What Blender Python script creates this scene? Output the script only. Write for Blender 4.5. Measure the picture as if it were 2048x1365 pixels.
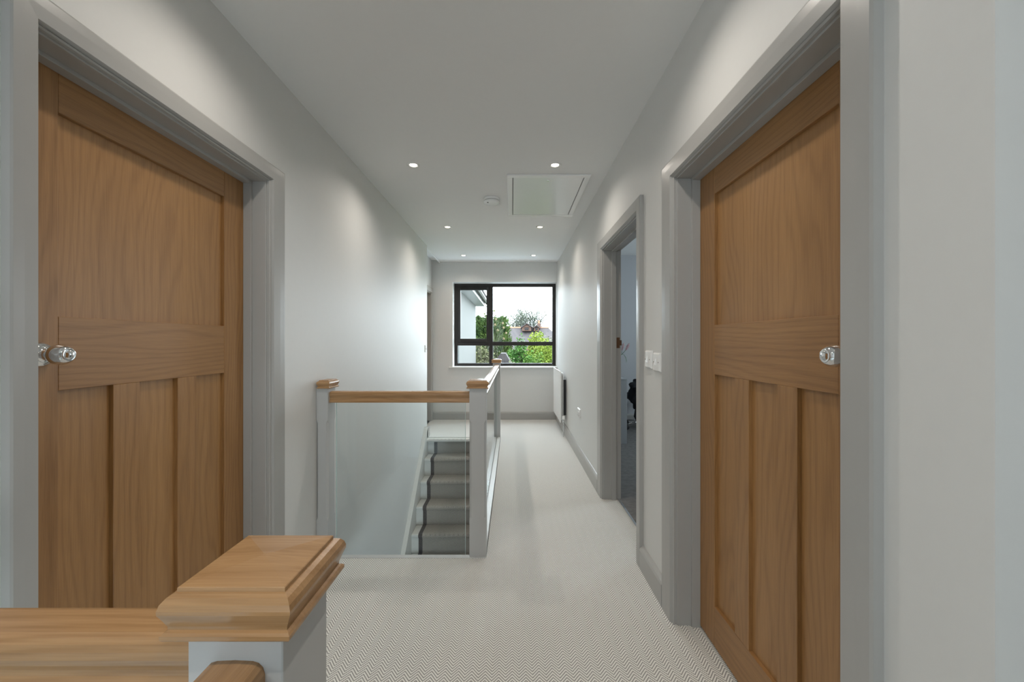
import bpy, bmesh, math, random
from mathutils import Vector, Matrix
random.seed(7)
S = bpy.context.scene
for o in list(bpy.data.objects): bpy.data.objects.remove(o)
# ---------------------------------------------------------------- camera
H = 1.18            # eye height
cd = bpy.data.cameras.new('camera'); cam = bpy.data.objects.new('camera', cd)
S.collection.objects.link(cam); S.camera = cam
cam.location = (0, 0, H); cam.rotation_euler = (math.pi/2, 0, 0)
cd.sensor_width = 36; cd.lens = 14.0; cd.clip_start = .02; cd.clip_end = 400
cd.shift_x = -0.6/2048; cd.shift_y = 2.3/2048
# ---------------------------------------------------------------- world / exposure
w = bpy.data.worlds.new('overcast_sky'); S.world = w; w.use_nodes = True
bg = w.node_tree.nodes['Background']
bg.inputs[0].default_value = (.80, .91, 1.0, 1); bg.inputs[1].default_value = 12.8
S.view_settings.view_transform = 'Standard'; S.view_settings.look = 'None'
S.view_settings.gamma = 1; S.view_settings.use_curve_mapping = False
S.view_settings.exposure = 0.25
SPOT_W = 16.0
def portal(name, loc, rot, sx, sy):
    l = bpy.data.lights.new(name, 'AREA'); l.shape = 'RECTANGLE'; l.size = sx; l.size_y = sy
    l.cycles.is_portal = True
    o = bpy.data.objects.new(name, l); o.location = loc; o.rotation_euler = rot
    S.collection.objects.link(o)
portal('window_portal', (-.11, 6.36, 1.46), (-math.pi/2, 0, 0), 1.6, 1.3)
portal('rear_window_portal', (-.65, -2.74, 1.4), (math.pi/2, 0, 0), .7, 1.4)
portal('added_hall_window_portal', (.875, -2.74, -1.4), (math.pi/2, 0, 0), 2.05, 1.8)  # portal for the lower window added to light the stairwell
portal('bedroom_window_portal', (3.64, 4.2, 1.5), (0, math.pi/2, 0), 1.0, 1.0)
# ---------------------------------------------------------------- helpers
W0 = {}
def BM(): return bmesh.new()
def box(bm, x0, x1, y0, y1, z0, z1, bev=0, seg=2):
    if x1 < x0: x0, x1 = x1, x0
    if y1 < y0: y0, y1 = y1, y0
    if z1 < z0: z0, z1 = z1, z0
    t = bmesh.new()
    bmesh.ops.create_cube(t, size=1)
    for v in t.verts:
        v.co = Vector(((x0+x1)/2+v.co.x*(x1-x0), (y0+y1)/2+v.co.y*(y1-y0), (z0+z1)/2+v.co.z*(z1-z0)))
    if bev:
        bmesh.ops.bevel(t, geom=t.edges[:], offset=bev, segments=seg, affect='EDGES', profile=.5)
    merge(bm, t); return bm
def merge(bm, t, mat=None):
    if mat is not None: bmesh.ops.transform(t, matrix=mat, verts=t.verts[:])
    m = {v: bm.verts.new(v.co) for v in t.verts}
    for f in t.faces:
        try: nf = bm.faces.new([m[v] for v in f.verts]); nf.smooth = f.smooth
        except ValueError: pass
    t.free()
def prism(bm, pts, axis, a0, a1):
    """pts: 2D outline; axis 'x': pts=(y,z); 'y': pts=(x,z); 'z': pts=(x,y)"""
    def P(p, a):
        return {'x': (a, p[0], p[1]), 'y': (p[0], a, p[1]), 'z': (p[0], p[1], a)}[axis]
    A = [bm.verts.new(P(p, a0)) for p in pts]; B = [bm.verts.new(P(p, a1)) for p in pts]
    n = len(pts)
    for i in range(n):
        bm.faces.new((A[i], A[(i+1) % n], B[(i+1) % n], B[i]))
    bm.faces.new(A[::-1]); bm.faces.new(B); return bm
def loft(bm, rings, close_ends=True, smooth=False):
    R = [[bm.verts.new(p) for p in r] for r in rings]
    n = len(rings[0])
    for a, b in zip(R, R[1:]):
        for i in range(n):
            f = bm.faces.new((a[i], a[(i+1) % n], b[(i+1) % n], b[i])); f.smooth = smooth
    if close_ends:
        bm.faces.new(R[0][::-1]); bm.faces.new(R[-1])
    return bm
def lathe(bm, prof, origin, axis=(0, 0, 1), n=32):
    """prof: (radius, distance along axis)"""
    ax = Vector(axis).normalized(); q = Vector((0, 0, 1)).rotation_difference(ax)
    rings = []
    for r, h in prof:
        rings.append([Vector(origin)+q @ Vector((max(r, 1e-5)*math.cos(2*math.pi*i/n), max(r, 1e-5)*math.sin(2*math.pi*i/n), h)) for i in range(n)])
    return loft(bm, rings, True, True)
def tube(bm, pts, rad, n=8):
    pts = [Vector(p) for p in pts]
    if not isinstance(rad, (list, tuple)): rad = [rad]*len(pts)
    rings = []; ref = Vector((.13, .21, .97))
    for i, p in enumerate(pts):
        d = (pts[min(i+1, len(pts)-1)]-pts[max(i-1, 0)]).normalized()
        u = d.cross(ref)
        if u.length < .05: u = d.cross(Vector((1, 0, 0)))
        u.normalize(); v = d.cross(u)
        rings.append([p+rad[i]*(math.cos(2*math.pi*k/n)*u+math.sin(2*math.pi*k/n)*v) for k in range(n)])
    return loft(bm, rings, True, True)
def empty(name, loc):
    o = bpy.data.objects.new(name, None); S.collection.objects.link(o)
    o.location = loc; o.empty_display_size = .05; W0[o.name] = Vector(loc); return o
def obj(name, bm, mat, parent=None, label=None):
    bmesh.ops.recalc_face_normals(bm, faces=bm.faces[:])
    me = bpy.data.meshes.new(name)
    lo = Vector((min(v.co.x for v in bm.verts), min(v.co.y for v in bm.verts), min(v.co.z for v in bm.verts)))
    hi = Vector((max(v.co.x for v in bm.verts), max(v.co.y for v in bm.verts), max(v.co.z for v in bm.verts)))
    c = Vector(((lo.x+hi.x)/2, (lo.y+hi.y)/2, lo.z))
    bmesh.ops.translate(bm, vec=-c, verts=bm.verts[:])
    bm.to_mesh(me); bm.free(); me.materials.append(mat)
    o = bpy.data.objects.new(name, me); S.collection.objects.link(o)
    W0[o.name] = c
    if parent: o.parent = parent; o.location = c-W0[parent.name]
    else: o.location = c
    if label: o['label'] = label
    return o
def tag(o, label, cat, group=None, kind=None):
    o['label'] = label; o['category'] = cat
    if group: o['group'] = group
    if kind: o['kind'] = kind
    return o
def struct(o, label, cat): return tag(o, label, cat, kind='structure')
def copy_tree(o, parent=None):
    c = o.copy(); S.collection.objects.link(c)
    if parent: c.parent = parent
    W0[c.name] = W0[o.name]
    for ch in list(o.children): copy_tree(ch, c)
    return c
# ---------------------------------------------------------------- materials
class NT:
    def __init__(s, name):
        s.m = bpy.data.materials.new(name); s.m.use_nodes = True
        s.t = s.m.node_tree; s.b = s.t.nodes['Principled BSDF']; s.out = s.t.nodes['Material Output']
    def n(s, typ, **k):
        nd = s.t.nodes.new(typ)
        for a, v in k.items(): setattr(nd, a, v)
        return nd
    def l(s, a, b): s.t.links.new(a, b)
    def math(s, op, a, b=None, c=None, clamp=False):
        nd = s.n('ShaderNodeMath', operation=op, use_clamp=clamp)
        for i, x in enumerate((a, b, c)):
            if x is None: continue
            if isinstance(x, (int, float)): nd.inputs[i].default_value = x
            else: s.l(x, nd.inputs[i])
        return nd.outputs[0]
    def mix(s, f, a, b):
        nd = s.n('ShaderNodeMix', data_type='RGBA')
        for sock, x in ((nd.inputs[0], f), (nd.inputs[6], a), (nd.inputs[7], b)):
            if isinstance(x, (int, float)): sock.default_value = x
            elif isinstance(x, tuple): sock.default_value = x+(1,) if len(x) == 3 else x
            else: s.l(x, sock)
        return nd.outputs[2]
    def noise(s, vec, scale, detail=3, rough=.5):
        nd = s.n('ShaderNodeTexNoise'); nd.inputs['Scale'].default_value = scale
        nd.inputs['Detail'].default_value = detail; nd.inputs['Roughness'].default_value = rough
        if vec is not None: s.l(vec, nd.inputs['Vector'])
        return nd.outputs['Fac']
    def bump(s, h, strength, dist=.002):
        nd = s.n('ShaderNodeBump'); nd.inputs['Strength'].default_value = strength
        nd.inputs['Distance'].default_value = dist; s.l(h, nd.inputs['Height']); s.l(nd.outputs[0], s.b.inputs['Normal'])
def paint(name, col, rough=.6, var=.03, bump=.05, metal=0, coat=0, scale=35):
    m = NT(name); g = m.n('ShaderNodeNewGeometry')
    f = m.noise(g.outputs['Position'], scale, 4)
    m.l(m.mix(f, tuple(c*(1-var) for c in col), tuple(min(1, c*(1+var)) for c in col)), m.b.inputs['Base Color'])
    m.b.inputs['Roughness'].default_value = rough; m.b.inputs['Metallic'].default_value = metal
    if coat: m.b.inputs['Coat Weight'].default_value = coat; m.b.inputs['Coat Roughness'].default_value = .1
    if bump: m.bump(f, bump)
    return m.m
def oak(name, axis, rough=.42, dark=(.19, .085, .024), light=(.41, .215, .078), rings=60, warp=.05):
    m = NT(name); g = m.n('ShaderNodeNewGeometry'); oi = m.n('ShaderNodeObjectInfo')
    off = m.n('ShaderNodeVectorMath', operation='SCALE'); cmb = m.n('ShaderNodeCombineXYZ')
    r = oi.outputs['Random']
    m.l(m.math('MULTIPLY', r, 17.3), cmb.inputs[0]); m.l(m.math('MULTIPLY', r, 41.7), cmb.inputs[1]); m.l(m.math('MULTIPLY', r, 29.1), cmb.inputs[2])
    add = m.n('ShaderNodeVectorMath', operation='ADD'); m.l(g.outputs['Position'], add.inputs[0]); m.l(cmb.outputs[0], add.inputs[1])
    sep = m.n('ShaderNodeSeparateXYZ'); m.l(add.outputs[0], sep.inputs[0])
    comp = {'x': 0, 'y': 1, 'z': 2}; G = sep.outputs[comp[axis]]
    others = [sep.outputs[i] for i in range(3) if i != comp[axis]]
    A = m.math('ADD', others[0], m.math('MULTIPLY', others[1], .71))
    def vec(ga, ac):
        c = m.n('ShaderNodeCombineXYZ'); m.l(m.math('MULTIPLY', G, ga), c.inputs[0])
        m.l(m.math('MULTIPLY', others[0], ac), c.inputs[1]); m.l(m.math('MULTIPLY', others[1], ac), c.inputs[2]); return c.outputs[0]
    n1 = m.noise(vec(.9, 5.0), 1.0, 2, .4)
    d = m.math('ADD', A, m.math('MULTIPLY', n1, warp*4))
    ring = m.math('SINE', m.math('MULTIPLY', d, rings*6.283))
    ring = m.math('MULTIPLY_ADD', ring, .5, .5)
    ring = m.math('POWER', ring, 2.6)
    fine = m.noise(vec(10, 330), 1.0, 2, .6)
    broad = m.noise(vec(.9, 9), 1.0, 3, .5)
    f = m.math('ADD', m.math('MULTIPLY', ring, .20), m.math('ADD', m.math('MULTIPLY', fine, .68), m.math('MULTIPLY', broad, .55)))
    f = m.math('SUBTRACT', f, .28, clamp=True)
    mid = tuple((a+b)/2 for a, b in zip(dark, light))
    cr = m.n('ShaderNodeValToRGB'); e = cr.color_ramp.elements
    e[0].position = .0; e[0].color = light+(1,); e[1].position = .9; e[1].color = dark+(1,)
    k = e.new(.42); k.color = tuple(a*.55+b*.45 for a, b in zip(light, dark))+(1,)
    m.l(f, cr.inputs[0]); m.l(cr.outputs[0], m.b.inputs['Base Color'])
    m.b.inputs['Roughness'].default_value = rough; m.b.inputs['Coat Weight'].default_value = .15
    m.b.inputs['Coat Roughness'].default_value = .3
    m.bump(fine, .12, .0006); return m.m
def herring(name, light, dark):
    m = NT(name); g = m.n('ShaderNodeNewGeometry'); sep = m.n('ShaderNodeSeparateXYZ'); m.l(g.outputs['Position'], sep.inputs[0])
    x, y, z = sep.outputs
    nz = m.noise(g.outputs['Position'], 14, 2)
    v = m.math('ADD', m.math('SUBTRACT', y, z), m.math('MULTIPLY', nz, .004))
    p = .048; tri = m.math('PINGPONG', x, p/2)
    ph = m.math('DIVIDE', m.math('ADD', v, m.math('MULTIPLY', tri, 1.17)), .0132)
    s1 = m.math('MULTIPLY_ADD', m.math('SINE', m.math('MULTIPLY', ph, 6.283)), .5, .5)
    line = m.math('SMOOTH_MIN', m.math('MULTIPLY', m.math('POWER', s1, 1.9), 1.25), 1.0, .1)
    st = m.math('MULTIPLY_ADD', m.math('SINE', m.math('MULTIPLY', x, 6.283/.0046)), .5, .5)
    d = m.math('MULTIPLY', line, m.math('MULTIPLY_ADD', st, .45, .55))
    fz = m.noise(g.outputs['Position'], 260, 3)
    big = m.noise(g.outputs['Position'], 3.0, 3)
    d = m.math('ADD', m.math('MULTIPLY', d, .92), m.math('MULTIPLY', m.math('SUBTRACT', fz, .5), .35), clamp=True)
    c = m.mix(d, light, dark)
    c = m.mix(m.math('MULTIPLY', big, .18), c, tuple(q*.8 for q in light))
    m.l(c, m.b.inputs['Base Color']); m.b.inputs['Roughness'].default_value = .95
    m.b.inputs['Specular IOR Level'].default_value = .15
    m.bump(m.math('SUBTRACT', fz, d), .5, .003); return m.m
def glass(name, tint=(.93, .97, .96), ior=1.45, rough=0.0):
    m = NT(name); m.t.nodes.remove(m.b)
    fr = m.n('ShaderNodeFresnel'); fr.inputs[0].default_value = ior
    gg = m.n('ShaderNodeNewGeometry')      # same reflectance entering and leaving the thin sheet
    m.l(m.math('ADD', ior, m.math('MULTIPLY', gg.outputs['Backfacing'], 1/ior-ior)), fr.inputs[0])
    tr = m.n('ShaderNodeBsdfTransparent'); tr.inputs[0].default_value = tint+(1,)
    gl = m.n('ShaderNodeBsdfGlossy'); gl.inputs['Roughness'].default_value = rough
    mx = m.n('ShaderNodeMixShader'); m.l(fr.outputs[0], mx.inputs[0]); m.l(tr.outputs[0], mx.inputs[1]); m.l(gl.outputs[0], mx.inputs[2])
    m.l(mx.outputs[0], m.out.inputs[0]); return m.m
def emit(name, col, st):
    m = NT(name); m.b.inputs['Base Color'].default_value = (.8, .8, .8, 1)
    m.b.inputs['Emission Color'].default_value = col+(1,); m.b.inputs['Emission Strength'].default_value = st; return m.m
def leafy(name, a, b, scale=3):
    m = NT(name); g = m.n('ShaderNodeNewGeometry'); f = m.noise(g.outputs['Position'], scale, 4, .7)
    cr = m.n('ShaderNodeValToRGB'); cr.color_ramp.elements[0].position = .35; cr.color_ramp.elements[1].position = .65
    cr.color_ramp.elements[0].color = a+(1,); cr.color_ramp.elements[1].color = b+(1,)
    m.l(f, cr.inputs[0]); m.l(cr.outputs[0], m.b.inputs['Base Color']); m.b.inputs['Roughness'].default_value = .7
    return m.m
WALL = paint('wall_emulsion', (.70, .70, .685), .55, .015, .03)
CEIL = paint('ceiling_emulsion', (.80, .80, .79), .8, .01, .02)
WOODW = paint('grey_satin_woodwork', (.40, .395, .38), .28, .015, .02)
NEWEL = paint('grey_newel_paint', (.50, .505, .50), .35, .015, .02)
PALE = paint('pale_stair_paint', (.60, .60, .57), .35, .02, .02)
OAKZ = oak('oak_upright_grain', 'z'); OAKY = oak('oak_level_grain', 'y'); OAKX = oak('oak_cross_grain', 'x')
PANEL = oak('oak_veneer_panel', 'z', rings=42, warp=.075, dark=(.23, .107, .032), light=(.435, .232, .086))
RAILX = oak('varnished_oak_x', 'x', .22, (.26, .135, .055), (.50, .30, .145))
RAILY = oak('varnished_oak_y', 'y', .22, (.26, .135, .055), (.50, .30, .145))
CARPET = herring('herringbone_wool', (.87, .855, .81), (.07, .067, .064))
RUNNER = herring('herringbone_runner', (.40, .37, .33), (.03, .025, .022))
BORDER = paint('charcoal_binding', (.045, .040, .042), .9, .1, .1)
GLASS = glass('balustrade_glass', (.94, .965, .965), 1.5)
PANE = glass('window_glass', (.97, .985, .98), 1.12)
EDGE = paint('glass_edge_polish', (.55, .66, .64), .2, .02, 0)
CHROME = paint('polished_chrome', (.80, .81, .82), .03, .01, 0, 1)
BRONZE = paint('bronze_plate', (.20, .12, .075), .35, .05, 0, .8)
BLACKF = paint('black_window_frame', (.012, .009, .007), .55, .1, .02)
WHITEP = paint('white_plastic', (.86, .86, .85), .25, .01, 0)
WHITEM = paint('white_enamel', (.86, .86, .85), .25, .01, 0)
HATCH = paint('gloss_white_hatch', (.83, .84, .83), .22, .01, 0, coat=.25)
DARK = paint('black_gap', (.03, .03, .03), .6, .05, 0)
LAMP = emit('downlight_glow', (1, .86, .66), 14)
BEDC = paint('grey_shag_carpet', (.17, .165, .16), .95, .45, .9, scale=22)
BROWNC = paint('hall_floor', (.30, .26, .22), .6, .1, .05)
BLACKC = paint('black_cloth', (.012, .013, .018), .8, .2, .2)
# ================================================================ ROOM SHELL
XL, XR = -1.077, .685          # corridor wall faces
XLo, XRo = -1.207, .815        # their far faces
YB = 6.07; ZC = 2.40
def grid_wall(bm, u, a, b, z0, z1, axis, t0, t1, holes):
    """boxes around rectangular holes; u = horizontal range, axis 'x' wall thickness in x"""
    us = sorted(set([a, b]+[h for q in holes for h in q[:2]])); zs = sorted(set([z0, z1]+[h for q in holes for h in q[2:]]))
    us = [k for k in us if a <= k <= b]; zs = [k for k in zs if z0 <= k <= z1]
    for i in range(len(us)-1):
        for j in range(len(zs)-1):
            cu, cz = (us[i]+us[i+1])/2, (zs[j]+zs[j+1])/2
            if any(h[0] < cu < h[1] and h[2] < cz < h[3] for h in holes): continue
            if axis == 'x': box(bm, t0, t1, us[i], us[i+1], zs[j], zs[j+1])
            else: box(bm, us[i], us[i+1], t0, t1, zs[j], zs[j+1])
GF = -2.6
# door openings (inner lining faces)
D1 = (.825, 1.656, 1.862)      # right near
D2 = (.902, 1.741, 1.884)      # left near
D3 = (2.148, 2.985, 1.868)     # right far, open
D4 = (5.20, 5.965, 1.905)      # left alcove
L = .028                       # lining thickness
b = BM(); grid_wall(b, None, -2.6, 5.03, GF, 2.45, 'x', XLo, XL, [(D2[0]-L, D2[1]+L, -.25, D2[2]+L)])
struct(obj('wall_left', b, WALL), 'off-white corridor wall on the left with the closed oak door', 'wall')
b = BM(); grid_wall(b, None, .565, YB, GF, 2.45, 'x', XR, XRo, [(D1[0]-L, D1[1]+L, -.25, D1[2]+L), (D3[0]-L, D3[1]+L, -.25, D3[2]+L)])
struct(obj('wall_right', b, WALL), 'off-white corridor wall on the right with two doorways', 'wall')
b = BM(); grid_wall(b, None, -3.3, XRo, GF, 2.6, 'y', YB, 6.33, [(-.912, XR-.004, .790, 2.101)])
struct(obj('wall_back', b, WALL), 'end wall holding the black framed window', 'wall')
XA = -1.226
b = BM(); grid_wall(b, None, 5.03, YB, GF, 2.5, 'x', XA-.13, XA, [(D4[0]-L, D4[1]+L, 0, D4[2]+L)]); box(b, -3.3, XLo-.001, 4.9, 5.03, GF, 2.5)
struct(obj('wall_alcove', b, WALL), 'short wall of the alcove left of the window', 'wall')
b = BM(); box(b, XRo, 2.3, .565, .695, GF, 2.45); box(b, 2.3, 2.43, -2.6, .695, GF, 2.45)
struct(obj('wall_front_right', b, WALL), 'wall return at the right edge beside the near door', 'wall')
b = BM(); grid_wall(b, None, -3.3, 2.43, GF, 2.45, 'y', -2.73, -2.6, [(-1.0, -.3, .7, 2.1), (-.15, 1.9, -2.3, -.5)])  # lower opening is added, to let daylight into the stairwell
struct(obj('wall_rear', b, WALL), 'wall behind the viewer with a window', 'wall')
b = BM(); box(b, -3.43, -3.3, -2.73, 6.33, GF, 2.6); grid_wall(b, None, .695, 6.33, GF, 2.6, 'x', 3.5, 3.63, [(3.7, 4.7, 1.0, 2.0)])
box(b, 2.43, 3.63, .695, .82, GF, 2.6)
struct(obj('wall_outer', b, WALL), 'outer walls of the house behind the doors', 'wall')
b = BM(); box(b, XRo, 3.5, 1.93, 2.05, 0, 2.47)
struct(obj('wall_bedroom_front', b, WALL), 'partition between the two rooms on the right', 'wall')
b = BM(); box(b, XRo, 3.5, 5.88, 6.33, GF, 2.6)
struct(obj('wall_bedroom_back', b, paint('bedroom_emulsion', (.50, .51, .53), .7, .01, .02)), 'pale grey wall seen through the open doorway', 'wall')
# ceilings
b = BM(); box(b, -1.10, XR, 5.03, YB, ZC, 2.6); box(b, XL, XR, .6, 5.03, ZC, 2.6); box(b, XL, 2.3, -2.6, .6, ZC, 2.6)
struct(obj('ceiling', b, CEIL), 'smooth white landing ceiling with recessed lights', 'ceiling')
b = BM(); box(b, XA-.2, -1.118, 5.03, YB, 2.43, 2.6)
struct(obj('ceiling_alcove', b, CEIL), 'slightly higher ceiling of the alcove left of the window', 'ceiling')
b = BM(); box(b, -1.118, -1.10, 5.03, YB, 2.387, 2.5, .004)
struct(obj('trim_1', b, CEIL), 'thin bead where the landing ceiling meets the alcove', 'trim')
b = BM(); box(b, XRo, 3.5, 1.9, 5.88, 2.465, 2.6)
struct(obj('ceiling_bedroom', b, CEIL), 'white ceiling of the room through the open doorway', 'ceiling')
b = BM(); box(b, -3.43, 3.63, -2.73, 6.33, 2.6, 2.75)
struct(obj('ceiling_roof', b, CEIL), 'roof deck above the ceilings', 'ceiling')
# floors with the two stair wells
WX1, WY0, WY1 = -.17, 2.262, 4.865
b = BM()
box(b, XL, XR, .42, 2.172, -.25, 0); box(b, -.143, XR, 2.172, YB, -.25, 0)
box(b, XL, -.143, 4.945, YB, -.25, 0); box(b, XA-.14, XL, 5.03, YB, -.25, 0)
box(b, -.22, XR, -2.6, .42, -.25, 0); box(b, XR, 2.3, -2.6, .565, -.25, 0)
box(b, XR, .79, D1[0]-L, D1[1]+L, -.25, 0); box(b, XLo+.02, XL, D2[0]-L, D2[1]+L, -.25, 0); box(b, XR, .795, D3[0]-L, D3[1]+L, -.25, 0)
struct(obj('floor', b, CARPET), 'landing floor in pale grey herringbone wool carpet', 'floor')
b = BM(); box(b, .80, 3.5, 2.05, 5.88, -.25, .004)
struct(obj('floor_bedroom', b, BEDC), 'grey pile carpet beyond the open doorway', 'floor')
b = BM(); box(b, -3.3, 3.5, -2.6, 6.07, GF-.15, GF)
struct(obj('floor_ground', b, BROWNC), 'floor of the storey below the stairs', 'floor')
b = BM(); box(b, -3.3, XLo, -2.6, 4.9, -.25, -.005); box(b, .815, 3.5, .82, 1.93, -.25, -.005)
struct(obj('floor_rooms', b, BEDC), 'floors of the closed rooms behind the doors', 'floor')
# walls closing the sides of the well below the landing
b = BM(); box(b, -.165, -.03, 2.27, 6.0, GF, -.25); box(b, XL, -.165, 4.95, 5.08, GF, -.25)
struct(obj('wall_under_landing', b, WALL), 'wall under the landing on the inner side of the stairs', 'wall')
b = BM(); box(b, XL, -.165, 4.90, 4.945, -.25, -.21); 
b.free()
# skirting
SK = [(0, 0), (.018, 0), (.018, .096), (.014, .108), (.006, .118), (0, .12)]
def skirt_x(name, xw, sgn, y0, y1, label, z=0):
    b = BM(); prism(b, [(xw-sgn*(p[0]*1.25), p[1]+z) for p in SK], 'y', y0, y1); return struct(obj(name, b, WOODW), label, 'skirting board')
def skirt_y(name, yw, sgn, x0, x1, label):
    b = BM(); prism(b, [(yw+sgn*p[0], p[1]) for p in SK], 'x', x0, x1); return struct(obj(name, b, WOODW), label, 'skirting board')
skirt_x('baseboard_right', XR, 1, 1.773, 2.078, 'short grey skirting between the two right hand doorways')
skirt_x('baseboard_right', XR, 1, 3.121, YB, 'grey skirting along the right wall under the radiator')
skirt_y('baseboard_back', YB, -1, XA, XR-.02, 'grey skirting under the end window')
skirt_x('baseboard_left', XL, -1, 1.852, 2.18, 'grey skirting beside the left oak door')
skirt_y('baseboard_bedroom', 5.88, -1, XRo, 3.5, 'white skirting of the room through the open doorway')
# ================================================================ DOORS
AP = [(0, 0), (0, .010), (.05, .014), (.09, .011), (.16, .0215), (.60, .0225), (.93, .0222), (1, .0195), (1, 0)]
def door(name, sgn, xw, dd, yn_out, yf_out, zo, label, leaf=True, knob=.08, thin=.13):
    """sgn +1: wall on the right (room beyond at larger x)"""
    yn, yf, zt = dd; R = empty(name, (xw+sgn*.06, (yn+yf)/2, 0)); struct(R, label, 'door')
    X = lambda d: xw+sgn*d          # d>0 goes into the wall
    b = BM(); rings = []
    m = .006
    path = [('n', 0), ('n', 1), ('f', 1), ('f', 0)]
    for side, top in path:
        ring = []
        for u, v in AP:
            yy = (yn-m)-u*(yn-m-yn_out) if side == 'n' else (yf+m)+u*(yf_out-yf-m)
            zz = (zt+m)+u*(zo-zt-m) if top else 0
            ring.append((X(-v), yy, zz))
        rings.append(ring)
    loft(b, rings); obj('architrave', b, WOODW, R)
    b = BM()
    box(b, X(.0), X(thin), yn-L, yn, 0, zt, .0015); box(b, X(.0), X(thin), yf, yf+L, 0, zt, .0015); box(b, X(.0), X(thin), yn-L, yf+L, zt, zt+L, .0015)
    obj('door_lining', b, WOODW, R)
    b = BM(); s0, s1 = .058, .092
    box(b, X(s0), X(s1), yn, yn+.012, 0, zt-.012, .001); box(b, X(s0), X(s1), yf-.012, yf, 0, zt-.012, .001); box(b, X(s0), X(s1), yn, yf, zt-.012, zt, .001)
    obj('door_stop', b, WOODW, R)
    if not leaf: return R
    f0, f1 = .0925, .128            # leaf thickness
    y0, y1 = yn+.002, yf-.002; z0, z1 = .008, zt-.002
    zp = zt-.112
    st = .122
    a0, a1 = y0+st, y1-st
    def part(nm, Y0, Y1, Z0, Z1, mat, rec=0, bev=.0012):
        b = BM(); box(b, X(f0+rec), X(f1-rec), Y0, Y1, Z0, Z1, bev, 1); return obj(nm, b, mat, R)
    part('stile', y0, a0, z0, z1, OAKZ); part('stile', a1, y1, z0, z1, OAKZ)
    part('top_rail', a0, a1, zp, z1, OAKY); part('lock_rail', a0, a1, 1.055, 1.246, OAKY); part('bottom_rail', a0, a1, z0, .163, OAKY)
    wp = (a1-a0-2*.083)/3
    m1, m2 = a0+wp, a0+2*wp+.083
    part('muntin', m1, m1+.083, .163, 1.055, OAKZ); part('muntin', m2, m2+.083, .163, 1.055, OAKZ)
    rc = .0125
    for (p, q, r_, s_) in ((a0, a1, 1.246, zp), (a0, m1, .163, 1.055), (m1+.083, m2, .163, 1.055), (m2+.083, a1, .163, 1.055)):
        part('panel', p, q, r_, s_, PANEL, rc, 0)
    if knob:
        yk = y0+knob; zk = 1.149
        b = BM(); lathe(b, [(0, 0), (.030, 0), (.031, .003), (.028, .005), (.027, .008), (.024, .008), (.023, .011), (.019, .012), (.014, .013), (.011, .02), (.011, .034), (.0, .034)], (X(f0), yk, zk), (-sgn, 0, 0), 40)
        rs = obj('knob_rose', b, CHROME, R, 'chrome ringed backplate of the knob')
        b = BM(); lathe(b, [(0, .030), (.012, .030), (.017, .033), (.0215, .038), (.0222, .0395), (.0245, .045), (.0258, .052), (.0255, .058), (.0245, .0605), (.0240, .0620), (.0215, .068), (.017, .0735), (.0125, .0765), (.0122, .0760), (.0115, .0765), (.006, .0785), (0, .079)], (X(f0), yk, zk), (-sgn, 0, 0), 40)
        obj('door_knob', b, CHROME, R, 'round chrome knob')
    return R
door('door_1', 1, XR, D1, .734, 1.773, 1.948, 'oak four panel door closed in the near right doorway', knob=.069)
door('door_2', -1, XL, D2, .838, 1.852, 1.963, 'oak four panel door closed in the near left doorway')
d3 = door('door_3', 1, XR, D3, 2.078, 3.121, 1.950, 'open doorway on the right with grey frame beyond the light switches', leaf=False)
b = BM(); box(b, XRo-.034, XRo-.010, D3[1]-.0025, D3[1]+.0005, 1.135, 1.215, .0005); box(b, XRo-.012, XRo+.004, D3[1]-.003, D3[1], 1.155, 1.195)
obj('strike_plate', b, BRONZE, d3, 'bronze strike plate on the frame')
b = BM(); box(b, XRo+.002, XRo+.80, D3[0]+.004, D3[0]+.040, .01, D3[2]-.004, .001); obj('door_leaf', b, OAKZ, d3, 'oak door swung into the room')
b = BM(); box(b, .787, .803, D3[0], D3[1], 0, .008, .003); obj('threshold_bar', b, CHROME, d3, 'chrome carpet bar')
d4 = door('door_4', -1, XA, D4, 5.12, 6.045, 1.995, 'grey framed doorway in the alcove left of the window', leaf=False)
b = BM(); box(b, XA-.128, XA-.095, D4[0], D4[1], .008, D4[2], .001); obj('door_leaf', b, OAKZ, d4)
b = BM(); box(b, XA-.093, XA-.066, D4[1]-.0155, D4[1]-.0125, 1.70, 1.80, .0005); obj('hinge', b, DARK, d4, 'dark metal hinge')
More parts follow.
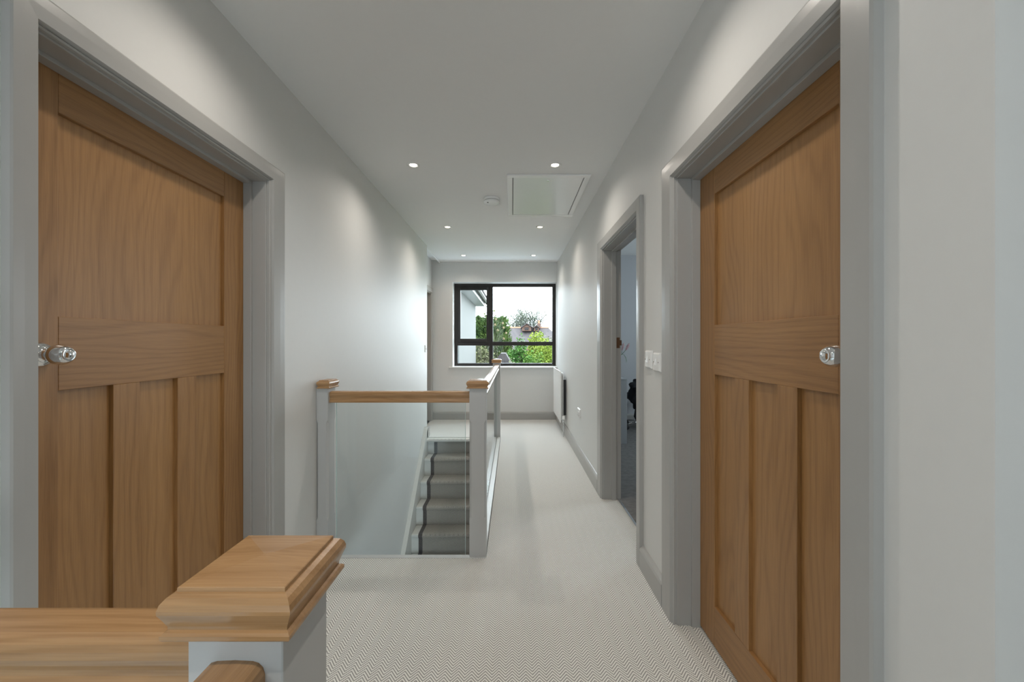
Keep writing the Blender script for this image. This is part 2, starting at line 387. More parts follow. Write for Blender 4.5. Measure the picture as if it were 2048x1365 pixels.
# ================================================================ WINDOWS
def window_end():
    k = 127.4
    X = lambda p: (p-1024.6)/k; Z = lambda p: H-(p-684.8)/k
    y0, y1 = 6.25, 6.315
    R = empty('window_1', (-.1, 6.28, .81)); struct(R, 'black framed casement window in the end wall', 'window')
    xl, xr, zb, zt = -.912, XR-.004, .806, 2.101
    b = BM()
    box(b, xl, X(915.6), y0, y1, zb, zt, .003); box(b, X(1105), xr, y0, y1, zb, zt, .003)
    box(b, X(915.6), X(1105), y0, y1, Z(574), zt, .003); box(b, X(915.6), X(1105), y0, y1, zb, Z(727), .003)
    box(b, X(978.3), X(985.9), y0-.004, y1, Z(727), Z(574), .003)
    box(b, X(985.9), X(1105), y0-.002, y1, Z(691.7), Z(683.9), .003)
    box(b, X(915.6), X(978.3), y0-.002, y1, Z(691.7), Z(683.9), .003)
    obj('window_frame', b, BLACKF, R)
    b = BM(); yo = y0-.014
    box(b, X(915.6), X(921.2), yo, y1-.01, Z(684.5), Z(574), .004); box(b, X(973), X(978.8), yo, y1-.01, Z(684.5), Z(574), .004)
    box(b, X(921.2), X(973), yo, y1-.01, Z(580.5), Z(574), .004); box(b, X(921.2), X(973), yo, y1-.01, Z(684.5), Z(678), .004)
    c = obj('opening_sash', b, BLACKF, R)
    b = BM(); box(b, X(975), X(977.2), yo-.012, yo, Z(632), Z(625), .001); box(b, X(975.2), X(977), yo-.026, yo-.011, Z(644.5), Z(628), .003)
    obj('window_handle', b, BLACKF, c)
    b = BM(); box(b, X(923.5), X(970), y0-.022, y0-.008, Z(577.5), Z(574.8), .002); obj('trickle_vent', b, BLACKF, R)
    for (a, c_, d, e) in ((921.2, 973, 580.5, 678), (985.9, 1105, 574, 683.9), (915.6, 978.3, 691.7, 727), (985.9, 1105, 691.7, 727)):
        b = BM(); box(b, X(a)-.004, X(c_)+.004, 6.280, 6.286, Z(e)-.004, Z(d)+.004); obj('window_pane', b, PANE, R)
    b = BM(); box(b, -.965, XR-.003, 6.035, 6.25, .786, .806, .007, 3); obj('window_sill', b, WHITEM, R, 'white painted sill board')
    b = BM(); box(b, xl, xl+.004, YB+.002, 6.25, zb, zt); box(b, xl, xr, YB+.002, 6.25, zt-.004, zt); obj('window_reveal', b, WHITEM, R)
window_end()
def simple_window(name, x0, x1, y0, y1, z0, z1, label):
    R = empty(name, ((x0+x1)/2, (y0+y1)/2, z0)); struct(R, label, 'window')
    alongx = (x1-x0) > (y1-y0); t = .06
    b = BM()
    if alongx:
        box(b, x0, x0+t, y0, y1, z0, z1, .003); box(b, x1-t, x1, y0, y1, z0, z1, .003); box(b, x0, x1, y0, y1, z0, z0+t, .003); box(b, x0, x1, y0, y1, z1-t, z1, .003)
        xm = (x0+x1)/2; box(b, xm-t/2, xm+t/2, y0, y1, z0, z1, .003)
    else:
        box(b, x0, x1, y0, y0+t, z0, z1, .003); box(b, x0, x1, y1-t, y1, z0, z1, .003); box(b, x0, x1, y0, y1, z0, z0+t, .003); box(b, x0, x1, y0, y1, z1-t, z1, .003)
        ym = (y0+y1)/2; box(b, x0, x1, ym-t/2, ym+t/2, z0, z1, .003)
    obj('window_frame', b, BLACKF, R)
    b = BM(); c = ((x0+x1)/2, (y0+y1)/2)
    if alongx: box(b, x0+t, x1-t, c[1]-.003, c[1]+.003, z0+t, z1-t)
    else: box(b, c[0]-.003, c[0]+.003, y0+t, y1-t, z0+t, z1-t)
    obj('window_pane', b, PANE, R)
simple_window('window_2', -1.0, -.3, -2.70, -2.64, .7, 2.1, 'window in the wall behind the viewer')
simple_window('added_hall_window', -.15, 1.9, -2.70, -2.64, -2.3, -.5, 'unseen window added on the storey below to brighten the stairwell')  # unseen, added so daylight reaches the stairwell and risers
simple_window('window_3', 3.54, 3.60, 3.7, 4.7, 1.0, 2.0, 'window of the room through the open doorway')
# ================================================================ STAIRCASE
SX0, SX1 = -1.040, -.17
GO, RI = .204, .2
stair = empty('staircase', (-.6, 3.6, GF))
tag(stair, 'painted staircase descending from the landing with a herringbone runner', 'staircase')
YR0 = 4.925                       # face of the first riser below the landing
for k in range(1, 12):
    z = -RI*k; yr = YR0-GO*(k-1)       # tread k starts at riser k-1 and ends at its nosing
    yn = yr-GO-.02
    b = BM(); box(b, SX0, SX1, yn, yr+.002, z-.028, z, .008, 3); obj('tread', b, PALE, stair)
for k in range(0, 12):
    z = -RI*k; yr = YR0-GO*k
    b = BM(); box(b, SX0, SX1, yr, yr+.018, z-RI-.0, z-(.028 if k else .03)); obj('riser', b, PALE, stair)
# runner ribbon (thick strip that follows treads, nosings and risers)
def ribbon(x0, x1, ks, mat, name, t=.009, par=stair, lab=None, first_riser=True):
    b = BM(); pts = []
    for k in range(ks[0], ks[1]):
        z = -RI*k; yr = YR0-GO*(k)
        # riser k goes from z-.03 down to z-RI
        pts += [(yr-t, z-.034), (yr-t, z-RI+t)]
        yn = yr-GO-.02; zt = z-RI
        pts += [(yr-t, zt+t), (yn+.010, zt+t)]
        for a in range(1, 6):
            an = math.pi/2+a*math.pi/5*.5*2*.5*2
            pts.append((yn+.014+math.cos(an)*(.014+t), zt-.014+math.sin(an)*(.014+t)))
    # build outer strip + inner offset as closed section by simple normal-less thickness
    n = len(pts)
    o = [(y+t*.9, z-t*.9) for y, z in pts]
    for i in range(n-1):
        A = [b.verts.new((x0, *pts[i])), b.verts.new((x1, *pts[i])), b.verts.new((x1, *pts[i+1])), b.verts.new((x0, *pts[i+1]))]
        b.faces.new(A)
        B = [b.verts.new((x0, *pts[i])), b.verts.new((x0, *pts[i+1])), b.verts.new((x0, *o[i+1])), b.verts.new((x0, *o[i]))]
        b.faces.new(B)
    return obj(name, b, mat, par, lab)
ribbon(-.925, -.285, (0, 11), RUNNER, 'stair_runner', lab='herringbone wool runner carpet')
ribbon(-.965, -.9249, (0, 11), BORDER, 'runner_border', t=.0095, lab='charcoal fabric edge of the runner')
ribbon(-.2851, -.245, (0, 11), BORDER, 'runner_border', t=.0095, lab='charcoal fabric edge of the runner')
# wall stringer
b = BM()
sl = (RI/GO)
def zs(y): return -.2+(y-4.70)*sl+.176
prism(b, [(4.91, .125), (4.88, .125), (4.86, zs(4.86)), (2.40, zs(2.40)), (2.40, zs(2.40)-.42), (4.91, -.28)], 'x', XL+.001, SX0)
obj('wall_stringer', b, PALE, stair)
b = BM(); prism(b, [(4.865, zs(4.86)), (4.865, zs(4.86)+.012), (2.40, zs(2.40)+.012), (2.40, zs(2.40))], 'x', XL+.001, SX0+.008); obj('stringer_cap', b, PALE, stair)
# landing nosing with the carpet wrapped over it
b = BM(); pr = [(4.915, -.001), (4.885, 0.0)]
for a in range(0, 9):
    an = math.pi/2+a*math.pi/8; pr.append((4.876+math.cos(an)*.021, -.021+math.sin(an)*.021))
pr += [(4.925, -.042), (4.925, -.003)]
prism(b, pr, 'x', SX0, -.235)
struct(obj('trim_2', b, CARPET), 'carpeted nosing at the head of the stairs', 'trim')
b = BM(); box(b, XL, SX0, 4.86, 5.03, 0, .12, .004)
struct(obj('baseboard_stair_head', b, WOODW), 'skirting end where the stair string meets the landing', 'skirting board')
# well edge aprons
b = BM(); box(b, XL, -.144, 2.172, 2.205, -.27, .003, .002)
struct(obj('trim_3', b, NEWEL), 'grey apron board along the near edge of the stairwell', 'trim')
b = BM(); box(b, -.236, -.146, 2.262, 4.91, -.27, .006, .003)
struct(obj('trim_4', b, NEWEL), 'grey apron board along the right edge of the stairwell', 'trim')
# ================================================================ BALUSTRADES
def newel(name, x0, x1, y0, y1, z0, z1, parent, cap=True, lab=None, ch=True, sidecap=None):
    b = BM(); c = .011
    def ring(z, ci):
        if ci <= 0: ci = .0012
        return [(x0+ci, y0, z), (x1-ci, y0, z), (x1, y0+ci, z), (x1, y1-ci, z), (x1-ci, y1, z), (x0+ci, y1, z), (x0, y1-ci, z), (x0, y0+ci, z)]
    rings = [ring(z0, 0)]
    if ch: rings += [ring(.20, 0), ring(.215, c), ring(z1-.19, c), ring(z1-.172, 0)]
    rings += [ring(z1, 0)]
    loft(b, rings); p = obj(name, b, NEWEL, parent, lab)
    # cap
    b = BM(); bx0, bx1 = (x0, x1) if sidecap is None else sidecap
    cx, cy = (bx0+bx1)/2, (y0+y1)/2; hx, hy = (bx1-bx0)/2, (y1-y0)/2
    prof = [(.013, 0), (.0145, .002), (.0145, .0055), (.0125, .0073), (.0100, .0085), (.0102, .012), (.0130, .019), (.0158, .0255), (.0160, .029), (.0145, .034), (.0110, .0385), (.0075, .0405), (.0055, .041), (.0053, .0445), (.0045, .0452)]
    rings = []
    for o_, z in prof:
        rings.append([(cx-hx-o_, cy-hy-o_, z1+z), (cx+hx+o_, cy-hy-o_, z1+z), (cx+hx+o_, cy+hy+o_, z1+z), (cx-hx-o_, cy+hy+o_, z1+z)])
    k = .04
    rings.append([(cx-hx*k, cy-hy*k, z1+.0492), (cx+hx*k, cy-hy*k, z1+.0492), (cx+hx*k, cy+hy*k, z1+.0492), (cx-hx*k, cy+hy*k, z1+.0492)])
    loft(b, rings); obj('newel_cap', b, RAILX, p, 'moulded oak cap')
    return p
HP = [(-.027, 0), (-.029, .002), (-.029, .010), (-.025, .015), (-.0225, .021), (-.0225, .027), (-.026, .034), (-.0285, .041), (-.0285, .049), (-.0265, .0555), (-.0225, .0595), (-.017, .0612), (0, .062)]
HP = HP+[(-a, z) for a, z in HP[-2::-1]]
def rail_x(x0, x1, yc, z0, mat, par): b = BM(); prism(b, [(yc+p, z0+z) for p, z in HP], 'x', x0, x1); return obj('handrail', b, mat, par)
def rail_y(y0, y1, xc, z0, mat, par): b = BM(); prism(b, [(xc+p, z0+z) for p, z in HP], 'y', y0, y1); return obj('handrail', b, mat, par)
bal = empty('balustrade', (-.5, 2.9, 0))
tag(bal, 'glass balustrade with oak handrail and grey newels around the stairwell', 'balustrade')
NX0, NX1 = -.2355, -.1443
newel('newel_post', NX0, NX1, 2.184, 2.275, -.27, .926, bal, lab='full grey newel at the stairwell corner')
newel('newel_post', XL+.001, -1.011, 2.184, 2.275, -.27, .926, bal, lab='half newel against the left wall', sidecap=(-1.052, -1.011))
newel('newel_post', NX0-.003, NX1-.003, 4.877, 4.967, -.0, .926, bal, lab='far newel at the head of the stairs')
rail_x(-1.011, NX0, 2.2295, .845, RAILX, bal); rail_y(2.275, 4.877, -.190, .845, RAILY, bal)
def gpanel(x0, x1, y0, y1, z0, z1, par):
    b = BM(); box(b, x0, x1, y0, y1, z0, z1); g = obj('glass_panel', b, GLASS, par)
    b = BM()
    if x1-x0 > y1-y0:
        b2 = BM(); box(b, x1-.0015, x1+.0005, y0-.0003, y1+.0003, z0, z1); box(b2, x0-.0005, x0+.0015, y0-.0003, y1+.0003, z0, z1)
    else:
        b2 = BM(); box(b, x0-.0003, x1+.0003, y0-.0005, y0+.0015, z0, z1); box(b2, x0-.0003, x1+.0003, y1-.0015, y1+.0005, z0, z1)
    obj('glass_edge', b, EDGE, g, 'pale green polished edge'); obj('glass_edge', b2, EDGE, g, 'pale green polished edge'); return g
gpanel(-.985, -.262, 2.2255, 2.2335, -.14, .846, bal)
gpanel(-.194, -.186, 2.32, 4.85, .02, .846, bal)
b = BM(); box(b, -1.011, NX0, 2.205, 2.2255, -.14, -.05, .002); obj('glass_clamp_rail', b, NEWEL, bal)
b = BM(); box(b, NX0+.002, -.1965, 2.275, 4.877, .006, .020, .002); box(b, -.1835, NX1-.002, 2.275, 4.877, .006, .020, .002); obj('base_rail', b, PALE, bal)
b = BM(); box(b, -.1965, -.194, 2.275, 4.877, .004, .008); obj('base_groove', b, DARK, bal)
# near balustrade
nb = empty('balustrade', (-.4, .42, 0))
tag(nb, 'close oak handrail and capped grey newel in the bottom left foreground', 'balustrade')
newel('newel_post', -.3077, -.2177, .3773, .4673, 0, .9057, nb, lab='near grey newel with wide oak cap', ch=False)
rail_x(XL+.002, -.3077, .4223, .8235, RAILX, nb); rail_y(-2.55, .3773, -.2627, .8165, RAILY, nb)
gpanel(XL+.03, -.33, .4183, .4263, .0, .820, nb)
gpanel(-.2667, -.2587, -2.5, .35, .0, .818, nb)
b = BM(); box(b, XL, -.22, .375, .42, -.27, -.001, .002); box(b, -.31, -.221, -2.6, .374, -.27, .0, .002)
struct(obj('trim_5', b, NEWEL), 'grey apron under the near balustrade', 'trim')
# ================================================================ CEILING FITTINGS
def make_downlight(x, y):
    R = empty('ceiling_downlight', (x, y, ZC))
    b = BM()
    n = 40
    def ring(r, z): return [(x+r*math.cos(2*math.pi*i/n), y+r*math.sin(2*math.pi*i/n), z) for i in range(n)]
    loft(b, [ring(.024, ZC), ring(.0245, ZC-.001), ring(.029, ZC-.0045), ring(.040, ZC-.0045), ring(.043, ZC-.002), ring(.0435, ZC)], False, True)
    obj('bezel', b, WHITEM, R)
    b = BM(); lathe(b, [(0, ZC-.0005), (.0245, ZC-.0005), (.0245, ZC-.002), (.020, ZC-.0034), (0, ZC-.0036)], (x, y, 0), (0, 0, 1), 32); obj('lamp', b, LAMP, R, 'warm glowing lamp face')
    l = bpy.data.lights.new('downlight_beam', 'SPOT'); l.energy = SPOT_W; l.color = (1, .92, .83); l.spot_size = math.radians(150); l.spot_blend = 1.0; l.shadow_soft_size = .022
    o = bpy.data.objects.new('downlight_beam', l); S.collection.objects.link(o); o.parent = R; o.location = (0, 0, -.012); W0[o.name] = Vector((x, y, ZC))
    return R
dl = None
spots = [(-.68, 2.738, 'left downlight of the pair before the loft hatch'), (.294, 2.738, 'right downlight of the pair, touching the loft hatch edge'),
         (-.685, 4.21, 'left downlight of the middle pair beyond the smoke alarm'), (.293, 4.21, 'right downlight of the middle pair just past the loft hatch'),
         (-.685, 5.59, 'left downlight of the pair nearest the end window'), (.298, 5.59, 'right downlight of the pair nearest the end window'),
         (-.68, 1.29, 'left downlight overhead between the two oak doors'), (.294, 1.29, 'right downlight overhead between the two oak doors'),
         (-.68, -.15, 'left downlight above the viewer'), (.294, -.15, 'right downlight above the viewer'),
         (.0, -1.55, 'downlight behind the viewer')]
for x, y, lab in spots:
    if dl is None: dl = make_downlight(x, y); o = dl
    else: o = copy_tree(dl); o.location = (x, y, ZC)
    tag(o, 'small round recessed '+lab, 'ceiling light', 'recessed downlights in the landing ceiling')
sx, sy = -.176, 3.38
R = empty('smoke_alarm', (sx, sy, ZC)); tag(R, 'round white smoke alarm on the ceiling beside the loft hatch', 'smoke alarm')
b = BM(); lathe(b, [(0, 0), (.069, 0), (.070, -.004), (.070, -.020), (.066, -.022), (0, -.022)], (sx, sy, ZC)); obj('base_plate', b, WHITEP, R)
b = BM(); lathe(b, [(0, -.021), (.064, -.021), (.064, -.026), (0, -.026)], (sx, sy, ZC)); obj('vent_gap', b, paint('grey_vent', (.3, .3, .3), .6), R)
b = BM(); lathe(b, [(0, -.026), (.068, -.026), (.070, -.030), (.069, -.038), (.062, -.043), (.045, -.045), (0, -.046)], (sx, sy, ZC)); obj('cover', b, WHITEP, R)
b = BM(); lathe(b, [(0, -.0445), (.006, -.0445), (.006, -.0475), (0, -.048)], (sx-.030, sy-.035, ZC), n=16); obj('test_light', b, DARK, R, 'tiny dark indicator')
hx0, hx1, hy0, hy1 = -.040, .573, 2.886, 3.825
R = empty('loft_hatch', ((hx0+hx1)/2, (hy0+hy1)/2, ZC)); tag(R, 'glossy white loft hatch set in the ceiling on the right', 'loft hatch')
b = BM(); f = .042
for q in ((hx0, hx1, hy0, hy0+f), (hx0, hx1, hy1-f, hy1), (hx0, hx0+f, hy0+f, hy1-f), (hx1-f, hx1, hy0+f, hy1-f)): box(b, q[0], q[1], q[2], q[3], ZC-.012, ZC, .003)
obj('hatch_frame', b, WHITEM, R)
b = BM(); box(b, hx0+f, hx1-f, hy0+f, hy1-f, ZC-.002, ZC-.0005); obj('hatch_gap', b, DARK, R, 'dark gap around the door')
b = BM(); g = f+.005; box(b, hx0+g, hx1-g, hy0+g, hy1-g, ZC-.009, ZC-.003, .0015); obj('hatch_door', b, HATCH, R)
b = BM(); lathe(b, [(0, 0), (.013, 0), (.013, -.003), (.009, -.004), (0, -.004)], (.27, hy0+.09, ZC-.009), n=20); obj('hatch_lock', b, CHROME, R, 'round metal catch')
# ================================================================ RADIATOR
R = empty('radiator', (.63, 5.37, .17)); tag(R, 'white panel radiator on the right wall beside the window', 'radiator')
ry0, ry1 = 4.99, 5.80
b = BM(); box(b, .600, .612, ry0, ry1, .17, .815, .004, 3); obj('front_panel', b, WHITEM, R)
b = BM(); box(b, .634, .644, ry0+.03, ry1-.03, .19, .79, .003); obj('rear_panel', b, WHITEM, R)
b = BM(); box(b, .604, .622, ry0+.01, ry1-.01, .20, .79, .002); obj('side_cover', b, WHITEM, R)
b = BM()
for i in range(26):
    y = ry0+.05+i*.028; box(b, .621, .635, y, y+.003, .22, .76)
obj('convector_fins', b, paint('grey_metal', (.35, .35, .35), .4), R)
for yy in (ry0+.08, ry1-.11):
    b = BM(); box(b, .644, XR-.001, yy, yy+.03, .25, .70); obj('wall_bracket', b, DARK, R, 'dark wall bracket')
b = BM(); tube(b, [(.64, ry0-.022, .0), (.64, ry0-.022, .20)], .0075, 12); tube(b, [(.628, ry0-.022, .205), (.628, ry0+.02, .205)], .008, 12); obj('feed_pipe', b, CHROME, R, 'chrome pipe')
b = BM(); lathe(b, [(0, .178), (.013, .178), (.015, .19), (.012, .215), (.010, .22), (0, .22)], (.64, ry0-.022, 0), n=20); obj('valve_body', b, CHROME, R)
b = BM(); lathe(b, [(0, .218), (.016, .218), (.019, .224), (.019, .255), (.016, .260), (0, .260)], (.64, ry0-.022, 0), n=24); obj('valve_cap', b, WHITEP, R, 'white plastic valve cap')
# ================================================================ ELECTRICS
def plate(name, x, y, z, sgn, wy, hz, lab, cat, kind):
    """sgn: +1 on right wall (faces -x)"""
    R = empty(name, (x, y, z-hz/2)); tag(R, lab, cat)
    X = lambda d: x-sgn*d
    b = BM()
    def rg(d, i): return [(X(d), y-wy/2+i, z-hz/2+i), (X(d), y+wy/2-i, z-hz/2+i), (X(d), y+wy/2-i, z+hz/2-i), (X(d), y-wy/2+i, z+hz/2-i)]
    t = .012
    loft(b, [rg(0, 0), rg(.004, 0), rg(.008, .002), rg(t, .007)]); obj('face_plate', b, WHITEP, R)
    if kind == 'switch':
        b = BM(); prism(b, [(X(t-.001), z-.016), (X(t+.0075), z-.013), (X(t+.001), z+.016), (X(t-.001), z+.017)], 'y', y-.0055, y+.0055); obj('rocker', b, WHITEP, R)
        for s in (-1, 1):
            b = BM(); lathe(b, [(0, 0), (.003, 0), (.003, .0006), (0, .0006)], (X(t), y+s*.030, z), (-sgn, 0, 0), 12)
            obj('screw', b, DARK, R, 'small dark screw hole')
    else:
        for s in (-1, 1):
            yy = y+s*.036
            b = BM(); prism(b, [(X(t-.001), z+.010), (X(t+.004), z+.012), (X(t+.001), z+.028), (X(t-.001), z+.028)], 'y', yy-.006, yy+.006); obj('rocker', b, WHITEP, R)
            b = BM(); box(b, X(t), X(t+.0006), yy-.002, yy+.002, z-.008, z); box(b, X(t), X(t+.0006), yy-.014, yy-.008, z-.024, z-.020); box(b, X(t), X(t+.0006), yy+.008, yy+.014, z-.024, z-.020)
            obj('pin_holes', b, DARK, R, 'dark pin slots')
plate('light_switch', XR, 1.985, 1.094, 1, .086, .088, 'white light switch on the right wall, left of the two by the doorway', 'light switch', 'switch')
plate('light_switch', XR, 1.868, 1.086, 1, .086, .088, 'white light switch half behind the near right door frame', 'light switch', 'switch')
plate('light_switch', XL, 4.93, 1.10, -1, .086, .086, 'small white switch at the far end of the left wall', 'light switch', 'switch')
plate('power_socket', XR, 4.06, .46, 1, .146, .088, 'white double socket low on the right wall before the radiator', 'socket', 'socket')
# ================================================================ BEDROOM THINGS
R = empty('desk', (1.08, 5.2, 0)); tag(R, 'white desk end seen through the open doorway', 'desk')
GREYD = paint('pale_grey_laminate', (.42, .44, .46), .45, .01, 0)
b = BM(); box(b, .83, 1.325, 4.60, 4.63, .004, .730, .002); obj('end_panel', b, GREYD, R)
b = BM(); box(b, .83, 1.325, 5.75, 5.78, .004, .730, .002); obj('end_panel', b, GREYD, R)
b = BM(); box(b, .83, 1.327, 4.598, 5.785, .730, .756, .003); obj('desk_top', b, GREYD, R)
vx, vy = 1.12, 4.82
b = BM(); lathe(b, [(0, 0), (.035, 0), (.04, .01), (.045, .10), (.03, .17), (.035, .20), (.032, .20), (.027, .17), (.04, .1), (.03, .015), (0, .015)], (vx, vy, .756)); 
tag(obj('flower_vase', b, WHITEP), 'white vase on the desk behind the door frame', 'vase')
R = empty('lily', (vx, vy, .79)); tag(R, 'pink budded lily leaning out over the white desk', 'flower')
GREEN = leafy('lily_leaf_green', (.03, .09, .03), (.06, .16, .05)); PINK = leafy('lily_bud_pink', (.46, .26, .30), (.62, .50, .50), 25)
j = Vector((1.325, vy, 1.03))
b = BM(); tube(b, [(vx, vy, .80), (vx+.03, vy, .93), (vx+.12, vy, 1.0), j, (1.375, vy, 1.085)], [.004, .004, .0035, .003, .0025]); tube(b, [j, (1.325, vy, 1.08)], .0025); obj('stem', b, GREEN, R)
def bud(b, p, d, ln, r):
    d = Vector(d).normalized(); lathe(b, [(0, 0), (r*.45, ln*.08), (r*.8, ln*.3), (r, ln*.55), (r*.75, ln*.8), (r*.3, ln*.97), (0, ln)], p, d, 10)
b = BM(); bud(b, (1.37, vy, 1.078), (.45, 0, .85), .10, .017); obj('bud', b, PINK, R, 'pink closed bud')
b = BM(); bud(b, (1.325, vy, 1.075), (.25, 0, .95), .10, .016); obj('bud', b, PINK, R, 'pink closed bud')
b = BM()
pp = [Vector((1.33, vy, 1.035)), Vector((1.35, vy, 1.03)), Vector((1.372, vy, .995)), Vector((1.382, vy, .955)), Vector((1.378, vy, .925))]
ww = [.002, .009, .012, .009, .001]
for i in range(4):
    q = [pp[i]+Vector((-ww[i]*.5, -ww[i], 0)), pp[i]+Vector((ww[i]*.5, ww[i], 0)), pp[i+1]+Vector((ww[i+1]*.5, ww[i+1], 0)), pp[i+1]+Vector((-ww[i+1]*.5, -ww[i+1], 0))]
    loft(b, [[v+Vector((0, 0, .001)) for v in q], [v-Vector((0, 0, .001)) for v in q]])
obj('leaf', b, GREEN, R)
# office chair + jacket
cx, cy = 1.80, 5.45
R = empty('office_chair', (cx, cy, 0)); tag(R, 'black office chair on chrome legs in the room through the doorway', 'chair')
b = BM(); box(b, cx-.24, cx+.24, cy-.24, cy+.22, .40, .47, .03, 4); obj('seat', b, BLACKC, R)
b = BM(); box(b, cx-.22, cx+.22, cy-.26, cy-.21, .30, .70, .024, 4); obj('backrest', b, BLACKC, R)
b = BM(); tube(b, [(cx, cy, .10), (cx, cy, .41)], .018, 12); obj('column', b, CHROME, R)
for i in range(5):
    a = math.radians(200+72*i); ex, ey = cx+.27*math.cos(a), cy+.27*math.sin(a)
    b = BM(); tube(b, [(cx, cy, .11), (ex, ey, .075)], [.014, .010], 10); lg = obj('leg', b, CHROME, R)
    b = BM(); lathe(b, [(0, -.012), (.026, -.012), (.03, -.006), (.03, .006), (.026, .012), (0, .012)], (ex, ey, .034), (math.sin(a), -math.cos(a), 0), 16); tube(b, [(ex, ey, .04), (ex, ey, .08)], .008, 8); obj('castor', b, DARK, lg)
b = BM(); bmesh.ops.create_icosphere(b, subdivisions=4, radius=1)
for v in b.verts:
    n = v.co.normalized(); k = 1+.07*math.sin(n.x*9+n.z*7)+.05*math.sin(n.y*13+n.z*11)
    v.co = Vector((cx+n.x*.285*k, cy-.27+n.y*.10*k, .55+n.z*(.18 if n.z > 0 else .24)*k))
tag(obj('jacket', b, BLACKC), 'black jacket slung over the office chair back', 'jacket')
b = BM(); tube(b, [(1.60, cy-.30, .32), (1.59, cy-.30, .22), (1.61, cy-.30, .16)], [.012, .02, .008], 8); tag(obj('jacket_belt', b, BLACKC), 'black strap dangling below the jacket', 'strap')
# ================================================================ OUTSIDE
INSIDE = set(m.name for m in bpy.data.materials)
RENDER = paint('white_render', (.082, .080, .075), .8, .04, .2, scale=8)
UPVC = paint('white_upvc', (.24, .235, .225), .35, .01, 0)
SLATE = None
def tiles(name, a, b_, row):
    m = NT(name); g = m.n('ShaderNodeNewGeometry'); br = m.n('ShaderNodeTexBrick')
    br.inputs['Color1'].default_value = a+(1,); br.inputs['Color2'].default_value = b_+(1,); br.inputs['Mortar'].default_value = (.04, .035, .035, 1)
    br.inputs['Scale'].default_value = 1; br.inputs['Brick Width'].default_value = row*1.1; br.inputs['Row Height'].default_value = row; br.inputs['Mortar Size'].default_value = row*.09
    sep = m.n('ShaderNodeSeparateXYZ'); m.l(g.outputs['Position'], sep.inputs[0]); c = m.n('ShaderNodeCombineXYZ'); m.l(sep.outputs[0], c.inputs[0]); m.l(sep.outputs[2], c.inputs[1])
    m.l(c.outputs[0], br.inputs['Vector']); m.l(br.outputs[0], m.b.inputs['Base Color']); m.b.inputs['Roughness'].default_value = .85; return m.m
TILE = tiles('grey_roof_tiles', (0.034, 0.030, 0.031), (0.050, 0.042, 0.042), .16)
TILED = tiles('dark_roof_tiles', (0.009, 0.009, 0.009), (0.016, 0.014, 0.013), .12)
BRICK = tiles('red_brick', (.075, .04, .028), (.09, .05, .036), .09)
b = BM(); box(b, -40, 40, 6.4, 90, GF-.2, GF)
struct(obj('ground_garden', b, leafy('garden_lawn', (.03, .06, .012), (.05, .09, .02))), 'grass of the gardens below the window', 'ground')
R = empty('house_wing', (-2, 9, GF)); tag(R, 'white rendered wing of the house left of the view with overhanging eaves', 'building')
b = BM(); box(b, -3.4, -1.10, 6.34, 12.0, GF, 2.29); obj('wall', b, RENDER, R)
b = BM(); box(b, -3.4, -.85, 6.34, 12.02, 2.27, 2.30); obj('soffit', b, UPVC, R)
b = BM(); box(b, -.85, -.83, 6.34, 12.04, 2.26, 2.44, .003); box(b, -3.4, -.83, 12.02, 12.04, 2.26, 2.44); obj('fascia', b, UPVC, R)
b = BM()
gp = [(-.83, 2.40), (-.83, 2.36), (-.80, 2.32), (-.755, 2.32), (-.725, 2.36), (-.725, 2.41), (-.735, 2.41), (-.735, 2.365), (-.76, 2.33), (-.80, 2.33), (-.82, 2.365), (-.82, 2.40)]
prism(b, gp, 'y', 6.5, 12.05); obj('gutter', b, BLACKF, R, 'black gutter')
b = BM(); prism(b, [(-3.4, 4.2), (-.78, 2.44), (-.76, 2.47), (-3.4, 4.28)], 'y', 6.34, 12.1)
for i in range(30):
    y = 6.4+i*.19; prism(b, [(-.80, 2.43), (-.72, 2.40), (-.70, 2.44), (-1.1, 2.72)], 'y', y, y+.13)
obj('roof', b, TILED, R)
b = BM(); box(b, -1.10, -1.075, 6.9, 8.05, -.2, 2.05, .004); f = obj('window_frame', b, paint('pale_green_grey_frame', (0.072, 0.081, 0.077), .5), R, 'pale grey window surround')
b = BM(); box(b, -1.078, -1.068, 6.98, 7.97, .28, 1.98); obj('window_pane', b, paint('dark_pane', (0.045, 0.059, 0.059), .08, .02, 0), f)
b = BM(); box(b, -1.10, -1.0, 6.85, 8.12, .62, .68, .005); obj('window_ledge', b, UPVC, R)
b = BM(); box(b, -.95, 9, 6.4, 10.8, GF, GF+.04)  # unseen reflector, added to throw sky light up at the landing ceiling
struct(obj('ground_bounce_slab', b, paint('pale_bounce_surface', (.52, .56, .60), .8, .06, .1, scale=4)), 'unseen pale slab added below the window to bounce sky light indoors', 'ground')
# neighbour house
R = empty('neighbour_house', (1.2, 30, GF)); tag(R, 'neighbouring house with a wide grey tiled roof and small dormers', 'building')
b = BM(); box(b, -2.5, 4.6, 26.2, 34, GF, .1); obj('wall', b, BRICK, R)
b = BM(); b1 = [(-3.0, 25.8, -.1), (5.0, 25.8, -.1), (5.0, 34.2, -.1), (-3.0, 34.2, -.1)]; V = [b.verts.new(p) for p in b1]
r1 = b.verts.new((-.45, 30, 2.27)); r2 = b.verts.new((2.7, 30, 2.27))
b.faces.new((V[0], V[1], r2, r1)); b.faces.new((V[1], V[2], r2)); b.faces.new((V[2], V[3], r1, r2)); b.faces.new((V[3], V[0], r1)); b.faces.new(V)
obj('roof', b, TILE, R)
b = BM(); prism(b, [(29.9, 2.24), (30.1, 2.24), (30.05, 2.34), (29.95, 2.34)], 'x', -.5, 2.75); obj('ridge_tiles', b, paint('terracotta', (0.162, 0.090, 0.059), .8, .2), R)
